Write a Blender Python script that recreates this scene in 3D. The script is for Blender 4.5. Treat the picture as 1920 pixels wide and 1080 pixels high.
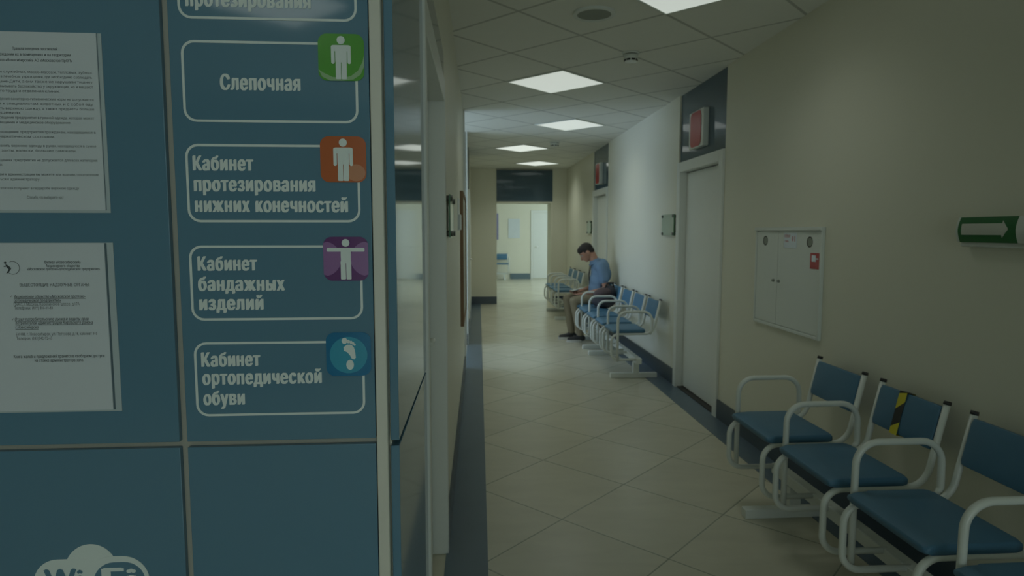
import bpy, bmesh, math, random
from mathutils import Vector, Matrix
from mathutils.geometry import delaunay_2d_cdt
random.seed(7)
PI = math.pi
scene = bpy.context.scene
for o in list(bpy.data.objects):
    bpy.data.objects.remove(o)

# ------------------------------------------------------------------ camera, world, exposure
F_PX, PITCH, YAW, EYE = 1189.3, 0.0891, 0.065, 1.4736
cam_data = bpy.data.cameras.new('camera')
cam = bpy.data.objects.new('camera', cam_data)
scene.collection.objects.link(cam)
cam.location = (0, 0, EYE)
cam.rotation_euler = (PI / 2 - PITCH, 0, -YAW)
cam_data.sensor_fit = 'HORIZONTAL'
cam_data.sensor_width = 36
cam_data.lens = F_PX / 1920 * 36
cam_data.clip_start = 0.05
cam_data.dof.use_dof = True
cam_data.dof.focus_distance = 1.17
cam_data.dof.aperture_fstop = 8.0
scene.camera = cam

world = bpy.data.worlds.new('world')
scene.world = world
world.use_nodes = True
world.node_tree.nodes['Background'].inputs[0].default_value = (0.55, 0.7, 0.8, 1)
world.node_tree.nodes['Background'].inputs[1].default_value = 0.05

vs = scene.view_settings
vs.view_transform = 'Standard'
vs.look = 'None'
vs.gamma = 1
vs.exposure = 0.0
vs.use_curve_mapping = False

LAMP = (0.92, 1.0, 0.92)          # slightly green fluorescent white
LAMP_POWER = 0.50                 # glow of a ceiling panel
PANEL_WATT = 2.4
PANEL_SPREAD = 130
DAY = (0.57, 0.76, 1.12)           # daylight through the side doorway
DAY_POWER = 5.0
LOBBY_POWER = 2.0
FILL_POWER = 1.4              # added glowing panel behind the viewer, fills light onto the blue panels
ENDDAY_POWER = 2.9             # window of the far room
END_POWER = 0.9


def daylight(name, loc, rot, sx, sy, power, col):
    l = bpy.data.lights.new(name, 'AREA')
    l.shape = 'RECTANGLE'
    l.size, l.size_y, l.energy, l.color = sx, sy, power, col
    o = bpy.data.objects.new(name, l)
    scene.collection.objects.link(o)
    o.location = loc
    o.rotation_euler = rot
    return o


# ------------------------------------------------------------------ key dimensions (metres)
CE = 2.7214        # ceiling
RW = 1.9447        # right wall plane
PY = 1.16          # front face of the blue wall panels
YF = 12.83         # far wall with the opening
YB = 19.62         # wall at the end of the far room
TILT = 0.0127      # the left wall runs very slightly off the corridor axis
LX0 = -0.155
S = 0.6 / math.sqrt(2)


def lwx(y):
    return LX0 + TILT * y


# ------------------------------------------------------------------ materials
MATS = {}


def mat(name, col, rough=0.5, metal=0.0, var=0.06, vscale=6.0, bump=0.0, bscale=40.0, coat=0.0, spec=0.5,
        emit=None, emit_s=0.0, alpha=1.0, trans=0.0, ior=1.5):
    if name in MATS:
        return MATS[name]
    m = bpy.data.materials.new(name)
    m.use_nodes = True
    nt = m.node_tree
    b = nt.nodes['Principled BSDF']
    b.inputs['Roughness'].default_value = rough
    b.inputs['Metallic'].default_value = metal
    b.inputs['Specular IOR Level'].default_value = spec
    b.inputs['IOR'].default_value = ior
    b.inputs['Coat Weight'].default_value = coat
    b.inputs['Coat Roughness'].default_value = 0.04
    b.inputs['Transmission Weight'].default_value = trans
    tc = nt.nodes.new('ShaderNodeTexCoord')
    nz = nt.nodes.new('ShaderNodeTexNoise')
    nz.inputs['Scale'].default_value = vscale
    nz.inputs['Detail'].default_value = 4
    nt.links.new(tc.outputs['Object'], nz.inputs['Vector'])
    mix = nt.nodes.new('ShaderNodeMix')
    mix.data_type = 'RGBA'
    mix.inputs[6].default_value = tuple(c * (1 - var) for c in col) + (1,)
    mix.inputs[7].default_value = tuple(min(1, c * (1 + var)) for c in col) + (1,)
    nt.links.new(nz.outputs['Fac'], mix.inputs[0])
    nt.links.new(mix.outputs[2], b.inputs['Base Color'])
    if bump:
        n2 = nt.nodes.new('ShaderNodeTexNoise')
        n2.inputs['Scale'].default_value = bscale
        nt.links.new(tc.outputs['Object'], n2.inputs['Vector'])
        bp = nt.nodes.new('ShaderNodeBump')
        bp.inputs['Strength'].default_value = bump
        bp.inputs['Distance'].default_value = 0.004
        nt.links.new(n2.outputs['Fac'], bp.inputs['Height'])
        nt.links.new(bp.outputs['Normal'], b.inputs['Normal'])
    if emit:
        b.inputs['Emission Color'].default_value = tuple(emit) + (1,)
        b.inputs['Emission Strength'].default_value = emit_s
    MATS[name] = m
    return m


def math_node(nt, op, a, b=None):
    n = nt.nodes.new('ShaderNodeMath')
    n.operation = op
    for i, v in enumerate((a, b)):
        if v is None:
            continue
        if isinstance(v, (int, float)):
            n.inputs[i].default_value = v
        else:
            nt.links.new(v, n.inputs[i])
    return n.outputs[0]


def tile_mat(name, col, line_col, cx, cy, ang, half, line_w, rough, tile_var, streak, bump, spec=0.5, soft=0.5):
    """square 600 mm tiles laid on the diagonal, (cx, cy) a tile corner (or centre with half=.5)"""
    m = bpy.data.materials.new(name)
    m.use_nodes = True
    nt = m.node_tree
    b = nt.nodes['Principled BSDF']
    b.inputs['Roughness'].default_value = rough
    b.inputs['Specular IOR Level'].default_value = spec
    tc = nt.nodes.new('ShaderNodeTexCoord')
    mp = nt.nodes.new('ShaderNodeMapping')
    mp.vector_type = 'TEXTURE'
    mp.inputs['Location'].default_value = (cx, cy, 0)
    mp.inputs['Rotation'].default_value = (0, 0, PI / 4 + ang)
    mp.inputs['Scale'].default_value = (0.6, 0.6, 0.6)
    nt.links.new(tc.outputs['Object'], mp.inputs['Vector'])
    sp = nt.nodes.new('ShaderNodeSeparateXYZ')
    nt.links.new(mp.outputs[0], sp.inputs[0])
    u = math_node(nt, 'ADD', sp.outputs[0], half)
    v = math_node(nt, 'ADD', sp.outputs[1], half)

    def edge(w):
        f = math_node(nt, 'FRACT', w)
        return math_node(nt, 'MINIMUM', f, math_node(nt, 'SUBTRACT', 1.0, f))
    d = math_node(nt, 'MINIMUM', edge(u), edge(v))
    mr = nt.nodes.new('ShaderNodeMapRange')
    mr.interpolation_type = 'SMOOTHSTEP'
    mr.inputs[1].default_value = line_w / 0.6 * soft
    mr.inputs[2].default_value = line_w / 0.6
    nt.links.new(d, mr.inputs[0])
    cmb = nt.nodes.new('ShaderNodeCombineXYZ')
    nt.links.new(math_node(nt, 'FLOOR', u), cmb.inputs[0])
    nt.links.new(math_node(nt, 'FLOOR', v), cmb.inputs[1])
    wn = nt.nodes.new('ShaderNodeTexWhiteNoise')
    wn.noise_dimensions = '3D'
    nt.links.new(cmb.outputs[0], wn.inputs['Vector'])
    # streaky marbling, shifted per tile
    add = nt.nodes.new('ShaderNodeVectorMath')
    add.operation = 'ADD'
    nt.links.new(tc.outputs['Object'], add.inputs[0])
    nt.links.new(wn.outputs['Color'], add.inputs[1])
    mp2 = nt.nodes.new('ShaderNodeMapping')
    mp2.inputs['Scale'].default_value = (3.0, 9.0, 3.0)
    mp2.inputs['Rotation'].default_value = (0, 0, 0.5)
    nt.links.new(add.outputs[0], mp2.inputs['Vector'])
    nz = nt.nodes.new('ShaderNodeTexNoise')
    nz.inputs['Scale'].default_value = 1.0
    nz.inputs['Detail'].default_value = 5
    nz.inputs['Distortion'].default_value = 0.6
    nt.links.new(mp2.outputs[0], nz.inputs['Vector'])
    val = math_node(nt, 'ADD', math_node(nt, 'MULTIPLY', math_node(nt, 'SUBTRACT', wn.outputs['Value'], 0.5), tile_var),
                    math_node(nt, 'MULTIPLY', math_node(nt, 'SUBTRACT', nz.outputs['Fac'], 0.5), streak))
    val = math_node(nt, 'ADD', val, 1.0)
    vm = nt.nodes.new('ShaderNodeVectorMath')
    vm.operation = 'SCALE'
    vm.inputs[0].default_value = col
    nt.links.new(val, vm.inputs['Scale'])
    mix = nt.nodes.new('ShaderNodeMix')
    mix.data_type = 'RGBA'
    mix.inputs[6].default_value = tuple(line_col) + (1,)
    nt.links.new(vm.outputs[0], mix.inputs[7])
    nt.links.new(mr.outputs[0], mix.inputs[0])
    nt.links.new(mix.outputs[2], b.inputs['Base Color'])
    bp = nt.nodes.new('ShaderNodeBump')
    bp.inputs['Strength'].default_value = bump
    bp.inputs['Distance'].default_value = 0.003
    nt.links.new(mr.outputs[0], bp.inputs['Height'])
    nt.links.new(bp.outputs['Normal'], b.inputs['Normal'])
    return m


M_CREAM = mat('cream_wall_paint', (0.78, 0.77, 0.63), 0.42, var=0.03, vscale=1.5, bump=0.05, bscale=120)
M_CEIL = tile_mat('ceiling_tiles', (0.87, 0.88, 0.81), (0.54, 0.55, 0.50), 0.7241, 5.4167, -0.0127, 0.5, 0.013, 0.8, 0.03, 0.03, 0.35)  # darker grid lines paint the shading along the white T-bars
M_FLOOR = tile_mat('floor_tiles', (0.62, 0.595, 0.465), (0.31, 0.33, 0.26), 0.4602, 3.1169, 0, 0.0, 0.0045, 0.26, 0.10, 0.22, 0.3)
M_BORDER = mat('slate_border_tile', (0.11, 0.16, 0.20), 0.3, var=0.12, vscale=4)
M_BASE = mat('slate_baseboard_tile', (0.058, 0.082, 0.102), 0.3, var=0.12, vscale=4)
M_PANEL = mat('blue_laminate', (0.110, 0.232, 0.325), 0.07, var=0.03, vscale=1.5, coat=0.0, spec=0.5)
M_SEAM = mat('pale_seam_strip', (0.42, 0.42, 0.36), 0.5)
M_ALU = mat('white_corner_profile', (0.68, 0.68, 0.60), 0.35)
M_DOOR = mat('white_door_paint', (0.80, 0.83, 0.78), 0.35, var=0.02)
M_GAP = mat('dark_gap', (0.05, 0.05, 0.045), 0.8)
M_TRANSOM = mat('blue_grey_transom_glass', (0.075, 0.125, 0.165), 0.06, var=0.03)
M_STEEL = mat('brushed_steel', (0.55, 0.56, 0.55), 0.3, metal=0.9)
M_DARKSTEEL = mat('dark_steel', (0.14, 0.15, 0.14), 0.35, metal=0.6)
M_CHROME = mat('handle_nickel', (0.7, 0.7, 0.66), 0.22, metal=0.9)
M_VINYL = mat('grey_white_vinyl', (0.74, 0.82, 0.80), 0.4, var=0.02)
M_WHITE = mat('white_enamel', (0.74, 0.78, 0.72), 0.28, var=0.02)
M_BLUE = mat('blue_leatherette', (0.072, 0.195, 0.31), 0.42, var=0.08, vscale=8, bump=0.12, bscale=300)
M_BLACK = mat('black_plastic', (0.02, 0.02, 0.02), 0.4)
M_YELLOW = mat('yellow_tape', (0.75, 0.65, 0.03), 0.35)
M_PAPER = mat('paper_sheet', (0.65, 0.71, 0.76), 0.22, var=0.02, coat=0.5)
M_SLEEVE = mat('clear_sleeve', (0.47, 0.55, 0.58), 0.12, var=0.02)
M_INK = mat('black_ink', (0.07, 0.085, 0.09), 0.5)
M_GREEN = mat('icon_green', (0.085, 0.36, 0.035), 0.2)
M_PALEGREEN = mat('icon_pale_green', (0.30, 0.50, 0.26), 0.2)
M_ORANGE = mat('icon_orange', (0.50, 0.125, 0.035), 0.2)
M_PALEORANGE = mat('icon_pale_orange', (0.58, 0.26, 0.14), 0.2)
M_PURPLE = mat('icon_purple', (0.13, 0.035, 0.17), 0.2)
M_LILAC = mat('icon_lilac', (0.30, 0.15, 0.36), 0.2)
M_CYAN = mat('icon_blue', (0.005, 0.17, 0.36), 0.2)
M_PALECYAN = mat('icon_pale_blue', (0.04, 0.34, 0.50), 0.2)
M_RED = mat('red_sign', (0.50, 0.035, 0.03), 0.3)
M_REDINK = mat('red_ink', (0.50, 0.10, 0.10), 0.4)
M_SIGNGREEN = mat('safety_green', (0.0, 0.13, 0.022), 0.3)
M_SIGNWHITE = mat('sign_white', (0.58, 0.60, 0.52), 0.4)
M_WOOD = mat('brown_wood_edge', (0.22, 0.13, 0.06), 0.5, var=0.2)
M_GLASS = mat('green_edge_glass', (0.42, 0.52, 0.42), 0.12, var=0.03)
M_GLASSEDGE = mat('glass_green_edge', (0.05, 0.17, 0.08), 0.15)
M_GRILLE = mat('speaker_grille', (0.30, 0.33, 0.28), 0.7)
M_SKIN = mat('skin', (0.46, 0.24, 0.16), 0.5, var=0.06)
M_HAIR = mat('dark_hair', (0.018, 0.014, 0.012), 0.6, var=0.3, vscale=60, bump=0.6, bscale=160)
M_SHIRT = mat('light_blue_cotton', (0.17, 0.275, 0.41), 0.8, var=0.08, vscale=14, bump=0.3, bscale=60)
M_TROUSER = mat('khaki_cotton', (0.27, 0.23, 0.15), 0.85, var=0.08, vscale=14, bump=0.3, bscale=50)
M_SHOE = mat('black_shoe', (0.02, 0.022, 0.025), 0.5)
M_SOLE = mat('white_sole', (0.6, 0.6, 0.55), 0.5)
M_BAG = mat('charcoal_bag_fabric', (0.045, 0.045, 0.055), 0.8, var=0.2, bump=0.2, bscale=90)
M_BAGFLAP = mat('maroon_grey_bag_panel', (0.085, 0.060, 0.062), 0.8, var=0.2)
M_POSTER = mat('pale_poster', (0.68, 0.74, 0.75), 0.4)
M_LAMP = mat('lamp_diffuser', (0.8, 0.8, 0.8), 0.5, emit=LAMP, emit_s=LAMP_POWER)
M_LAMPFAR = mat('far_lamp_diffuser', (0.8, 0.8, 0.8), 0.5, emit=LAMP, emit_s=LAMP_POWER * 1.35)
M_LAMPLOBBY = mat('lobby_lamp_diffuser', (0.8, 0.8, 0.8), 0.5, emit=LAMP, emit_s=LOBBY_POWER)
M_LAMPEND = mat('end_room_lamp_diffuser', (0.8, 0.8, 0.8), 0.5, emit=(0.92, 1.0, 0.95), emit_s=END_POWER)
M_DAY = mat('daylit_pane', (0.8, 0.8, 0.8), 0.3, emit=DAY, emit_s=DAY_POWER)

# ------------------------------------------------------------------ object helpers
COL = scene.collection


def link(name, me, parent=None, loc=(0, 0, 0), rot=(0, 0, 0)):
    o = bpy.data.objects.new(name, me)
    COL.objects.link(o)
    if parent:
        o.parent = parent
    o.location = loc
    o.rotation_euler = rot
    return o


def tag(o, label=None, cat=None, group=None, kind=None):
    if label:
        o['label'] = label
    if cat:
        o['category'] = cat
    if group:
        o['group'] = group
    if kind:
        o['kind'] = kind
    return o


def thing(name, label, cat, loc=(0, 0, 0), rz=0.0, group=None):
    o = link(name, None, None, loc, (0, 0, rz))
    o.empty_display_size = 0.1
    return tag(o, label, cat, group)


def structure(o, label=None, cat=None):
    o['kind'] = 'structure'
    return tag(o, label, cat)


class MB:
    """collects shapes into one bmesh, each with its own material slot"""

    def __init__(self):
        self.bm = bmesh.new()
        self.mats = []

    def _mi(self, m):
        if m not in self.mats:
            self.mats.append(m)
        return self.mats.index(m)

    def _assign(self, faces, m, smooth=False):
        i = self._mi(m)
        for f in faces:
            f.material_index = i
            f.smooth = smooth

    def box(self, lo, hi, m, bevel=0.0, seg=2, mtx=None):
        lo, hi = Vector(lo), Vector(hi)
        tmp = bmesh.new()
        bmesh.ops.create_cube(tmp, size=1)
        for v in tmp.verts:
            v.co = Vector(((v.co.x + .5) * (hi.x - lo.x) + lo.x, (v.co.y + .5) * (hi.y - lo.y) + lo.y, (v.co.z + .5) * (hi.z - lo.z) + lo.z))
        if bevel:
            bmesh.ops.bevel(tmp, geom=tmp.edges[:], offset=bevel, segments=seg, profile=0.5, affect='EDGES')
            tmp.normal_update()
        self._merge(tmp, m, 'bevel' if bevel else False, mtx)
        return self

    def _merge(self, tmp, m, smooth, mtx=None):
        if smooth == 'bevel':
            rounded = [max(abs(c) for c in f.normal) < .999 for f in tmp.faces]
        else:
            rounded = [smooth] * len(tmp.faces)
        if mtx is not None:
            bmesh.ops.transform(tmp, matrix=mtx, verts=tmp.verts)
        vm = {}
        for v in tmp.verts:
            vm[v] = self.bm.verts.new(v.co)
        for f, sm in zip(tmp.faces, rounded):
            try:
                self._assign([self.bm.faces.new([vm[v] for v in f.verts])], m, bool(sm))
            except ValueError:
                pass
        tmp.free()

    def sphere(self, c, r, m, seg=24, rings=14, mtx=None):
        tmp = bmesh.new()
        bmesh.ops.create_uvsphere(tmp, u_segments=seg, v_segments=rings, radius=1)
        r = (r, r, r) if isinstance(r, (int, float)) else r
        for v in tmp.verts:
            v.co = Vector((v.co.x * r[0], v.co.y * r[1], v.co.z * r[2]))
        if mtx is not None:
            bmesh.ops.transform(tmp, matrix=mtx, verts=tmp.verts)
        bmesh.ops.translate(tmp, verts=tmp.verts, vec=c)
        self._merge(tmp, m, True)
        return self

    def cone(self, a, b, ra, rb, m, seg=20, caps=True, smooth=True):
        a, b = Vector(a), Vector(b)
        d = b - a
        q = d.to_track_quat('Z', 'Y').to_matrix()
        rings = []
        for p, r in ((a, ra), (b, rb)):
            rings.append([self.bm.verts.new(p + q @ Vector((r * math.cos(2 * PI * k / seg), r * math.sin(2 * PI * k / seg), 0))) for k in range(seg)])
        fs = [self.bm.faces.new((rings[0][k], rings[0][(k + 1) % seg], rings[1][(k + 1) % seg], rings[1][k])) for k in range(seg)]
        self._assign(fs, m, smooth)
        if caps:
            self._assign([self.bm.faces.new(rings[0][::-1]), self.bm.faces.new(rings[1])], m)
        return self

    def tube(self, pts, r, m, fillet=0.0, seg=12, steps=8):
        P = [Vector(p) for p in pts]
        path = [P[0]]
        for i in range(1, len(P) - 1):
            a, b, c = P[i - 1], P[i], P[i + 1]
            f = fillet[i - 1] if isinstance(fillet, (list, tuple)) else fillet
            d1, d2 = (a - b).normalized(), (c - b).normalized()
            ang = d1.angle(d2)
            if f <= 0 or ang > PI - 0.02:
                path.append(b)
                continue
            t = min(f / math.tan(ang / 2), (a - b).length * 0.49 if i > 1 else (a - b).length * 0.98,
                    (c - b).length * 0.49 if i < len(P) - 2 else (c - b).length * 0.98)
            rr = t * math.tan(ang / 2)
            cen = b + (d1 + d2).normalized() * (rr / math.sin(ang / 2))
            s, e = b + d1 * t - cen, b + d2 * t - cen
            tot = s.angle(e)
            ax = s.cross(e).normalized()
            for k in range(steps + 1):
                path.append(cen + Matrix.Rotation(tot * k / steps, 3, ax) @ s)
        path.append(P[-1])
        prev = None
        rings = []
        n = len(path)
        for i, p in enumerate(path):
            t = (path[min(i + 1, n - 1)] - path[max(i - 1, 0)]).normalized()
            if prev is None:
                up = Vector((0, 0, 1)) if abs(t.z) < 0.9 else Vector((0, 1, 0))
                x = t.cross(up).normalized()
            else:
                x = (prev - t * prev.dot(t)).normalized()
            prev = x
            y = t.cross(x)
            rings.append([self.bm.verts.new(p + x * r * math.cos(2 * PI * k / seg) + y * r * math.sin(2 * PI * k / seg)) for k in range(seg)])
        fs = []
        for a, b in zip(rings, rings[1:]):
            for k in range(seg):
                fs.append(self.bm.faces.new((a[k], a[(k + 1) % seg], b[(k + 1) % seg], b[k])))
        self._assign(fs, m, True)
        self._assign([self.bm.faces.new(rings[0][::-1]), self.bm.faces.new(rings[-1])], m)
        return self

    def prism(self, poly, depth, m, mtx=None, smooth=False):
        """extrude a 2D outline (x, y) from z=0 to z=depth, then transform"""
        tmp = bmesh.new()
        lo = [tmp.verts.new((x, y, 0)) for x, y in poly]
        hi = [tmp.verts.new((x, y, depth)) for x, y in poly]
        n = len(poly)
        tmp.faces.new(lo[::-1])
        tmp.faces.new(hi)
        for k in range(n):
            tmp.faces.new((lo[k], lo[(k + 1) % n], hi[(k + 1) % n], hi[k]))
        self._merge(tmp, m, smooth, mtx)
        return self

    def ring_prism(self, outer, inner, depth, m, mtx=None):
        tmp = bmesh.new()
        n = len(outer)
        vs_ = [[tmp.verts.new((x, y, z)) for x, y in poly] for z in (0, depth) for poly in (outer, inner)]
        ol, il, oh, ih = vs_
        for k in range(n):
            j = (k + 1) % n
            tmp.faces.new((oh[k], oh[j], ih[j], ih[k]))
            tmp.faces.new((ol[j], ol[k], il[k], il[j]))
            tmp.faces.new((ol[k], ol[j], oh[j], oh[k]))
            tmp.faces.new((il[j], il[k], ih[k], ih[j]))
        self._merge(tmp, m, False, mtx)
        return self

    def mesh(self, name):
        bmesh.ops.recalc_face_normals(self.bm, faces=self.bm.faces)
        me = bpy.data.meshes.new(name)
        self.bm.to_mesh(me)
        self.bm.free()
        for m in self.mats:
            me.materials.append(m)
        return me

    def build(self, name, parent=None, loc=(0, 0, 0), rot=(0, 0, 0)):
        return link(name, self.mesh(name), parent, loc, rot)


def box_obj(name, lo, hi, m, parent=None, bevel=0.0, seg=2):
    return MB().box(lo, hi, m, bevel, seg).build(name, parent)


def rrect(w, h, r, n=6, cx=0.0, cy=0.0):
    pts = []
    for (sx, sy, a0) in ((1, 1, 0), (-1, 1, 90), (-1, -1, 180), (1, -1, 270)):
        for k in range(n + 1):
            a = math.radians(a0 + 90 * k / n)
            pts.append((cx + sx * (w / 2 - r) + r * math.cos(a), cy + sy * (h / 2 - r) + r * math.sin(a)))
    return pts


def ellipse(rx, ry, n=28, cx=0.0, cy=0.0):
    return [(cx + rx * math.cos(2 * PI * k / n), cy + ry * math.sin(2 * PI * k / n)) for k in range(n)]


def outline_fill(src, shifts):
    """fill glyph outlines (they overlap themselves) as one clean union; shifts are repeats that thicken the strokes"""
    nb = {}
    for e in src.edges:
        a, b = e.vertices
        nb.setdefault(a, []).append(b)
        nb.setdefault(b, []).append(a)
    seen, loops = set(), []
    for v0 in range(len(src.vertices)):
        if v0 in seen or v0 not in nb:
            continue
        loop, v = [], v0
        while v is not None and v not in seen:
            seen.add(v)
            loop.append(v)
            nxt = [w for w in nb[v] if w not in seen]
            v = (v + 1 if v + 1 in nxt else nxt[0]) if nxt else None
        if len(loop) > 2:
            loops.append([src.vertices[i].co.to_2d() for i in loop])
    loops = [[p + Vector(sh) for p in l] for l in loops for sh in shifts]
    items = sorted(((min(p.x for p in l), max(p.x for p in l), l) for l in loops), key=lambda t: t[0])
    clusters, right = [], None
    for x0, x1, l in items:                 # letters that do not touch are filled apart
        if right is None or x0 > right:
            clusters.append([])
            right = x1
        clusters[-1].append(l)
        right = max(right, x1)
    co, polys = [], []
    for cl in clusters:
        pts, eds = [], []
        for l in cl:
            o = len(pts)
            pts += l
            eds += [(o + i, o + (i + 1) % len(l)) for i in range(len(l))]
        vv, _, ff, _, _, _ = delaunay_2d_cdt(pts, eds, [], 0, 1e-6)
        segs = [(l[i - 1], l[i]) for l in cl for i in range(len(l))]
        o = len(co)
        co += [(p.x, p.y) for p in vv]
        for f in ff:
            cx = sum(vv[i].x for i in f) / len(f)
            cy = sum(vv[i].y for i in f) / len(f)
            w = 0
            for p, q in segs:
                if (p.y > cy) != (q.y > cy) and cx < (q.x - p.x) * (cy - p.y) / (q.y - p.y) + p.x:
                    w += 1 if q.y > p.y else -1
            if w:
                polys.append(tuple(o + i for i in f))
    return co, polys


def text_mesh(name, string, m, height=None, width=None, bold=0.0, parent=None, loc=(0, 0, 0), rot=(0, 0, 0),
              shear=0.0, wide=1.0):
    """lettering as a mesh; height = capital height, width = full length of the line, bold = extra stroke (em)"""
    cu = bpy.data.curves.new(name, 'FONT')
    cu.body = string
    cu.size = 1.0
    cu.shear = shear
    cu.resolution_u = 3 if bold > .06 else 1
    cu.fill_mode = 'NONE'
    cu.space_character = 1.0 + bold * 1.1
    tmp = bpy.data.objects.new(name, cu)
    COL.objects.link(tmp)
    dg = bpy.context.evaluated_depsgraph_get()
    src = bpy.data.meshes.new_from_object(tmp.evaluated_get(dg))
    bpy.data.objects.remove(tmp)
    n = max(1, 1 + int(math.ceil(bold / .06))) if bold else 1
    shifts = [(bold * k / max(1, n - 1), bold * .12 * (1 if k % 2 else -1) * (n > 1)) for k in range(n)]
    co, polys = outline_fill(src, shifts)
    bpy.data.meshes.remove(src)
    x0, x1 = min(c[0] for c in co), max(c[0] for c in co)
    sy = (height or 0.03) / 0.73
    sx = width / (x1 - x0) if width else sy * wide
    me = bpy.data.meshes.new(name)
    me.from_pydata([((c[0] - x0) * sx, c[1] * sy, 0) for c in co], [], polys)
    me.materials.append(m)
    return link(name, me, parent, loc, rot)


# pixel of the photograph -> point on a wall plane of the room (used to read sizes off the picture)
_cp, _sp, _cy, _sy = math.cos(PITCH), math.sin(PITCH), math.cos(YAW), math.sin(YAW)


def at(x, y, axis, val):
    a, b = (x - 960) / F_PX, (540 - y) / F_PX
    yy, z = _cp + b * _sp, -_sp + b * _cp
    r = (a * _cy + yy * _sy, -a * _sy + yy * _cy, z)
    c = (0, 0, EYE)
    t = (val - c[axis]) / r[axis]
    return Vector((c[0] + r[0] * t, c[1] + r[1] * t, c[2] + r[2] * t))


# ------------------------------------------------------------------ the setting
LOBX, LOBY = -5.0, -4.2           # the lobby behind the camera
structure(box_obj('floor', (LOBX, LOBY, -0.1), (5.0, YB + .2, 0), M_FLOOR), 'beige diagonal tiled floor of the corridor')
structure(box_obj('ceiling', (LOBX, LOBY, CE), (5.0, YB + .2, CE + .1), M_CEIL), 'suspended ceiling of square diagonal tiles')

# left wall pieces are built in a frame that follows the wall: local x = out of the wall, y = along it
LROT = (0, 0, -TILT)


def lw_matrix():
    return Matrix.Translation((LX0, 0, 0)) @ Matrix.Rotation(-TILT, 4, 'Z')


D1A, D1B, D1H = 1.845, 2.80, 2.03     # recessed white door on the left
SA, SB = 6.75, 8.15                   # bright side doorway on the left
mb = MB()
mb.box((-.28, 1.19, 0), (-.012, 1.80, CE), M_CREAM)
mb.box((-.28, 1.80, 2.14), (0, D1B + .055, CE), M_CREAM)
mb.box((-.28, 1.80, 0), (-.235, D1B + .055, 2.14), M_CREAM)
mb.box((-.28, D1B + .055, 0), (0, SA, CE), M_CREAM)
mb.box((-.28, SB, 0), (0, YF + .1, CE), M_CREAM)
o = structure(mb.build('wall_left', None, (LX0, 0, 0), LROT), 'cream left wall of the corridor')
structure(box_obj('wall_front', (LOBX, 1.172, 0), (-.177, 1.40, CE), M_SEAM), 'pale backing wall behind the blue panels')
# right wall with door recesses
DR1 = (4.80, 5.885)      # outer edges of the near right door frame
DR2 = (8.95, 10.03)
mb = MB()
ys = [LOBY, DR1[0], DR1[1], DR2[0], DR2[1], YF + .1]
for a, b in ((ys[0], ys[1]), (ys[2], ys[3]), (ys[4], ys[5])):
    mb.box((RW, a, 0), (RW + .25, b, CE), M_CREAM)
structure(mb.build('wall_right'), 'cream right wall of the corridor')
# far wall with the opening
OX0, OX1, OZ = 0.525, 1.655, 2.07
mb = MB()
mb.box((-.5, YF, 0), (OX0, YF + .55, CE), M_CREAM)
mb.box((OX1, YF, 0), (RW + .4, YF + .55, CE), M_CREAM)
mb.box((OX0, YF + .06, OZ), (OX1, YF + .55, CE), M_CREAM)
structure(mb.build('wall_far'), 'cream far wall around the open passage')
structure(box_obj('wall_end', (-2.5, YB, 0), (5.0, YB + .2, CE), M_CREAM), 'pale wall at the end of the far room')
mb = MB()
mb.box((-2.7, YF + .55, 0), (-2.5, YB, CE), M_CREAM)
mb.box((4.8, YF + .55, 0), (5.0, YB, CE), M_CREAM)
mb.box((-2.7, YF + .35, 0), (-.5, YF + .55, CE), M_CREAM)
mb.box((RW + .4, YF + .35, 0), (5.0, YF + .55, CE), M_CREAM)
structure(mb.build('wall_far_room'), 'cream side walls of the far room')
mb = MB()
mb.box((LOBX, LOBY - .2, 0), (RW + .25, LOBY, CE), M_CREAM)
structure(mb.build('wall_back'), 'cream wall behind the viewer')
structure(box_obj('wall_lobby', (LOBX - .2, LOBY, 0), (LOBX, 1.4, CE), M_CREAM), 'cream lobby wall to the left')
# daylit side room behind the left doorway
mb = MB()
mb.box((-3.6, SA - .5, 0), (-.30, SA - .3, CE), M_CREAM)
mb.box((-3.6, SB + .3, 0), (-.30, SB + .5, CE), M_CREAM)
mb.box((-3.8, SA - .5, 0), (-3.6, SB + .5, .7), M_CREAM)
mb.box((-3.8, SA - .5, 2.25), (-3.6, SB + .5, CE), M_CREAM)
structure(mb.build('wall_side_room'), 'walls of the daylit side room')
structure(box_obj('window_1', (-3.75, SA - .5, .7), (-3.65, SB + .5, 2.25), M_DAY), 'bright daylit window of the side room')
w = box_obj('fill_panel', (-.75, LOBY - .02, .1), (1.88, LOBY + .02, 2.5), mat('fill_panel_glow', (.8, .8, .8), .3, emit=(.80, .97, 1.0), emit_s=FILL_POWER))  # unseen glowing pane added to light the blue wall panels
structure(w, 'added glowing fill panel behind the viewer')
w = box_obj('window_7', (4.75, YF + 1.2, .8), (4.81, YB - .6, 2.5), mat('end_room_pane', (.8, .8, .8), .3, emit=(.72, .90, 1.0), emit_s=ENDDAY_POWER))
structure(w, 'daylit window of the far room')

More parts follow.
